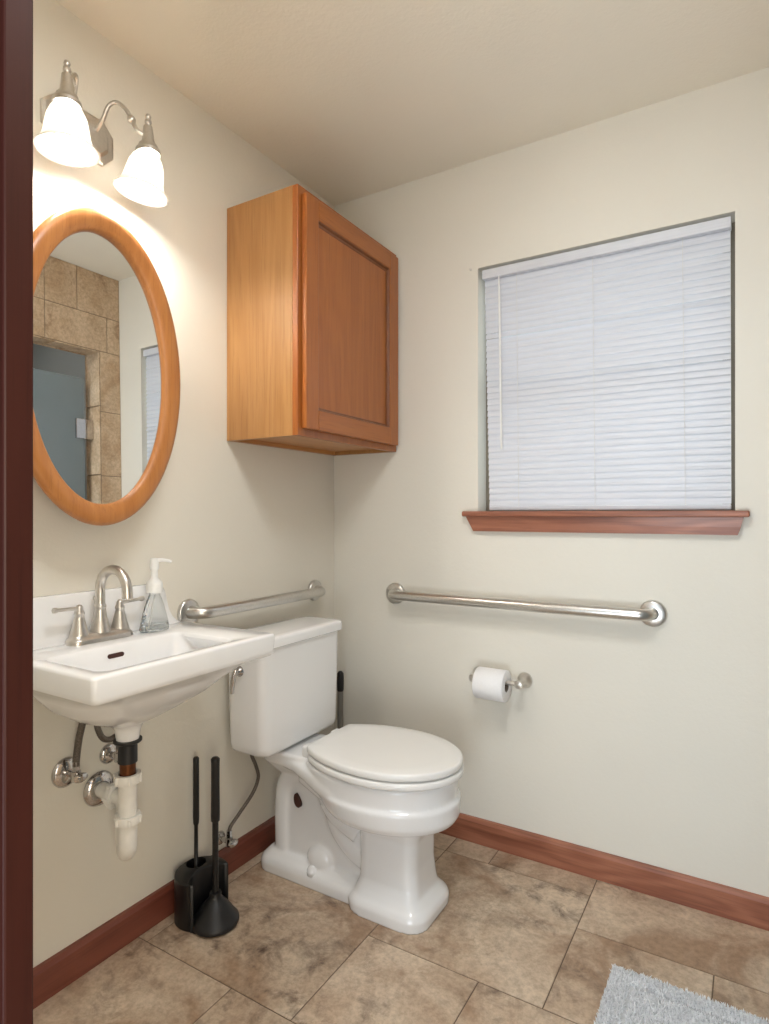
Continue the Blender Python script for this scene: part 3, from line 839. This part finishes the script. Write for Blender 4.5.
bm = B(); rings(bm, [[(hc.x+.03+(hr_+.006)*k*math.cos(2*PI*i/40), hc.y+(hr_-.004)*k*math.sin(2*PI*i/40), z) for i in range(40)] for z, k in ((.0005, .95), (.004, .96), (.0045, .92))]); obj('tray', bm, M_blackp, hx_, 40)
br = thing('toilet_brush', (bc.x, bc.y, .02), 'slim black handled toilet brush standing in the caddy hole', 'toilet brush')
bm = B(); lathe(bm, [(.0, -.104), (.018, -.104), (.021, -.09), (.020, -.03), (.012, -.018), (.0058, -.012), (.0058, .115), (.0085, .122), (.0092, .14), (.0088, .30), (.009, .315), (.006, .319), (.0, .320)], (bc.x, bc.y, .128), n=20); obj('handle', bm, M_blackp, br, 50)
pl = thing('plunger', (pc.x, pc.y, .005), 'black plunger with a thick grip handle and rubber cup in front of the caddy', 'plunger')
bm = B(); lathe(bm, [(.0, .012), (.060, .012), (.062, .003), (.0655, .002), (.067, .006), (.0660, .013), (.060, .019), (.050, .034), (.039, .050), (.029, .062), (.021, .070), (.017, .076), (.016, .088), (.0, .088)], (pc.x, pc.y, .004), n=44); obj('rubber_cup', bm, M_rubber, pl, 50)
bm = B(); lathe(bm, [(.0, .08), (.0088, .08), (.0088, .285), (.0088, .288), (.0125, .292), (.0128, .31), (.0118, .40), (.0122, .458), (.0128, .468), (.0085, .473), (.0, .474)], (pc.x, pc.y, .004), n=24); obj('handle', bm, M_blackp, pl, 50)

# second cleaning tool tucked behind the toilet, by the right-hand side of the tank
k2 = Vector((.088, -.080, 0))
cp = thing('plunger', (k2.x, k2.y, 0), 'grey rod plunger with black grip standing in the corner behind the toilet tank', 'plunger')
bm = B(); lathe(bm, [(.0, .010), (.052, .010), (.055, .0005), (.058, .003), (.056, .02), (.045, .045), (.025, .06), (.014, .066), (.0, .07)], (k2.x, k2.y, 0), n=32); obj('rubber_cup', bm, M_rubber, cp, 50)
bm = B(); lathe(bm, [(.0, .065), (.0118, .065), (.0118, .49), (.0, .49)], (k2.x, k2.y, 0), n=20); obj('rod', bm, M_greyrod, cp, 60)
bm = B(); lathe(bm, [(.0, .478), (.012, .478), (.0135, .484), (.0138, .53), (.0125, .548), (.007, .556), (.0, .557)], (k2.x, k2.y, 0), n=20); obj('grip', bm, M_blackp, cp, 60)

# ------------------------------------------------------------------ bath mat
rx0, rx1, ry0, ry1 = 1.163, 1.57, -1.05, -.386
rg = thing('bath_mat', ((rx0+rx1)/2, (ry0+ry1)/2, 0), 'light grey shaggy bath mat with a sunken border line on the tiles', 'rug')
bm = B(); rings(bm, [rrect((rx0+rx1)/2, (ry0+ry1)/2, z, (rx1-rx0)/2-i, (ry1-ry0)/2-i, .012, 4) for z, i in ((.0006, .004), (.005, .003), (.007, .008))]); obj('backing', bm, M_rug, rg)
bm = B()
def tuft(x, y, h):
    a = random.uniform(0, 2*PI); l = random.uniform(.1, .7)*h; w = .0019
    tip = Vector((x+math.cos(a)*l, y+math.sin(a)*l, .004+h))
    b = random.uniform(0, 2*PI)
    vs = [bm.verts.new((x+w*math.cos(b+2*PI*k/3), y+w*math.sin(b+2*PI*k/3), .004)) for k in range(3)]
    mid = [bm.verts.new((x+math.cos(a)*l*.35+w*.9*math.cos(b+2*PI*k/3), y+math.sin(a)*l*.35+w*.9*math.sin(b+2*PI*k/3), .004+h*.6)) for k in range(3)]
    t_ = bm.verts.new(tip)
    for k in range(3):
        bm.faces.new((vs[k], vs[(k+1)%3], mid[(k+1)%3], mid[k])); bm.faces.new((mid[k], mid[(k+1)%3], t_))
step = .0034
y = ry0+.004
while y < ry1-.003:
    x = rx0+.004
    while x < rx1-.003:
        e = min(x-rx0, rx1-x, y-ry0, ry1-y)
        h = .011
        if .050 < e < .060: h = .0035
        if y > -.86: tuft(x+random.uniform(-.0017, .0017), y+random.uniform(-.0017, .0017), h*random.uniform(.75, 1.15))
        x += step
    y += step
tag(obj('pile', bm, M_pile, rg), kind='stuff')

# ------------------------------------------------------------------ small marks on the wall
nl = B(); lathe(nl, [(.0, 0), (.004, 0), (.004, .002), (.0018, .003), (.0018, .010), (.0, .011)], (.606, -.0005, 2.052), (0,-1,0), 12)
tag(obj('wall_nail', nl, M_nickel, None), 'tiny nail in the wall at the upper left corner of the window', 'nail')

# glass shower door in the opening opposite the sink
sd = thing('shower_door', (W+.075, -.6, 0), 'bluish glass shower door with a chrome hinge, reflected in the oval mirror', 'shower door')
bm = B(); box(bm, W+.072, W+.080, OY0+.01, OY1-.045, .02, 1.90); obj('glass_panel', bm, M_frost, sd)
bm = B(); box(bm, W+.060, W+.092, OY1-.095, OY1-.0015, 1.59, 1.69, .002); obj('hinge', bm, M_chrome, sd)
bm = B(); box(bm, W+.060, W+.092, OY1-.095, OY1-.0015, .25, .34, .002); obj('hinge', bm, M_chrome, sd)

# ------------------------------------------------------------------ light
def area(name, loc, rot, sx_, sy_, power, col):
    l = bpy.data.lights.new(name, 'AREA'); l.shape = 'RECTANGLE'; l.size = sx_; l.size_y = sy_; l.energy = power; l.color = col
    o = bpy.data.objects.new(name, l); COL.objects.link(o); o.location = loc; o.rotation_euler = rot; return o
# soft cool daylight fill from the hall behind the doorway, its source unseen
area('hall_daylight', (1.3, -4.2, 1.45), (PI/2, 0, 0), 2.6, 2.3, 14, (.66, .86, 1))
# added warm fill, no known lamp, reaching the sink wall through the doorway
area('hall_warm_fill', (3.9, -3.35, 1.2), (PI/2, 0, math.radians(62)), 1.6, 1.8, 64, (1, .89, .69))
# added fill aimed up through the doorway to brighten the bathroom ceiling
area('hall_up_fill', (1.25, -3.2, .25), (math.radians(125), 0, 0), 1.6, 1.0, 46, (.84, .93, 1))
# added fill under the bathroom ceiling, no fixture there, above the camera's view
area('ceiling_fill', (1.15, -1.35, H-.03), (0, 0, 0),   .45, .45, 11, (.93, .97, 1))
# added weak fill to lift the shower interior out of black
area('shower_fill', (W+.5, -.8, H-.06), (0, 0, 0),   .4, .8, 2.2, (.86, .93, 1))
# daylight outside the window
area('window_daylight', (1.03, 1.2, 1.75), (-PI/2, 0, 0), 1.8, 1.6, 16, (.9, .95, 1))
wd = bpy.data.worlds.new('World'); scn.world = wd; wd.use_nodes = True
bg = wd.node_tree.nodes['Background']; bg.inputs['Color'].default_value = (.86, .93, 1, 1); bg.inputs['Strength'].default_value = 1.0

# ------------------------------------------------------------------ camera
cd = bpy.data.cameras.new('camera'); cam = bpy.data.objects.new('camera', cd); COL.objects.link(cam)
cam.location = (1.473, -2.043, 1.173); cam.rotation_euler = (PI/2, 0, math.radians(31.067))
cd.sensor_fit = 'HORIZONTAL'; cd.sensor_width = 36; cd.lens = 610/769*36; cd.shift_y = 2/769; cd.clip_start = .02
scn.camera = cam
vs = scn.view_settings
vs.view_transform = 'Standard'; vs.look = 'None'; vs.gamma = 1; vs.use_curve_mapping = False; vs.exposure = 0.36
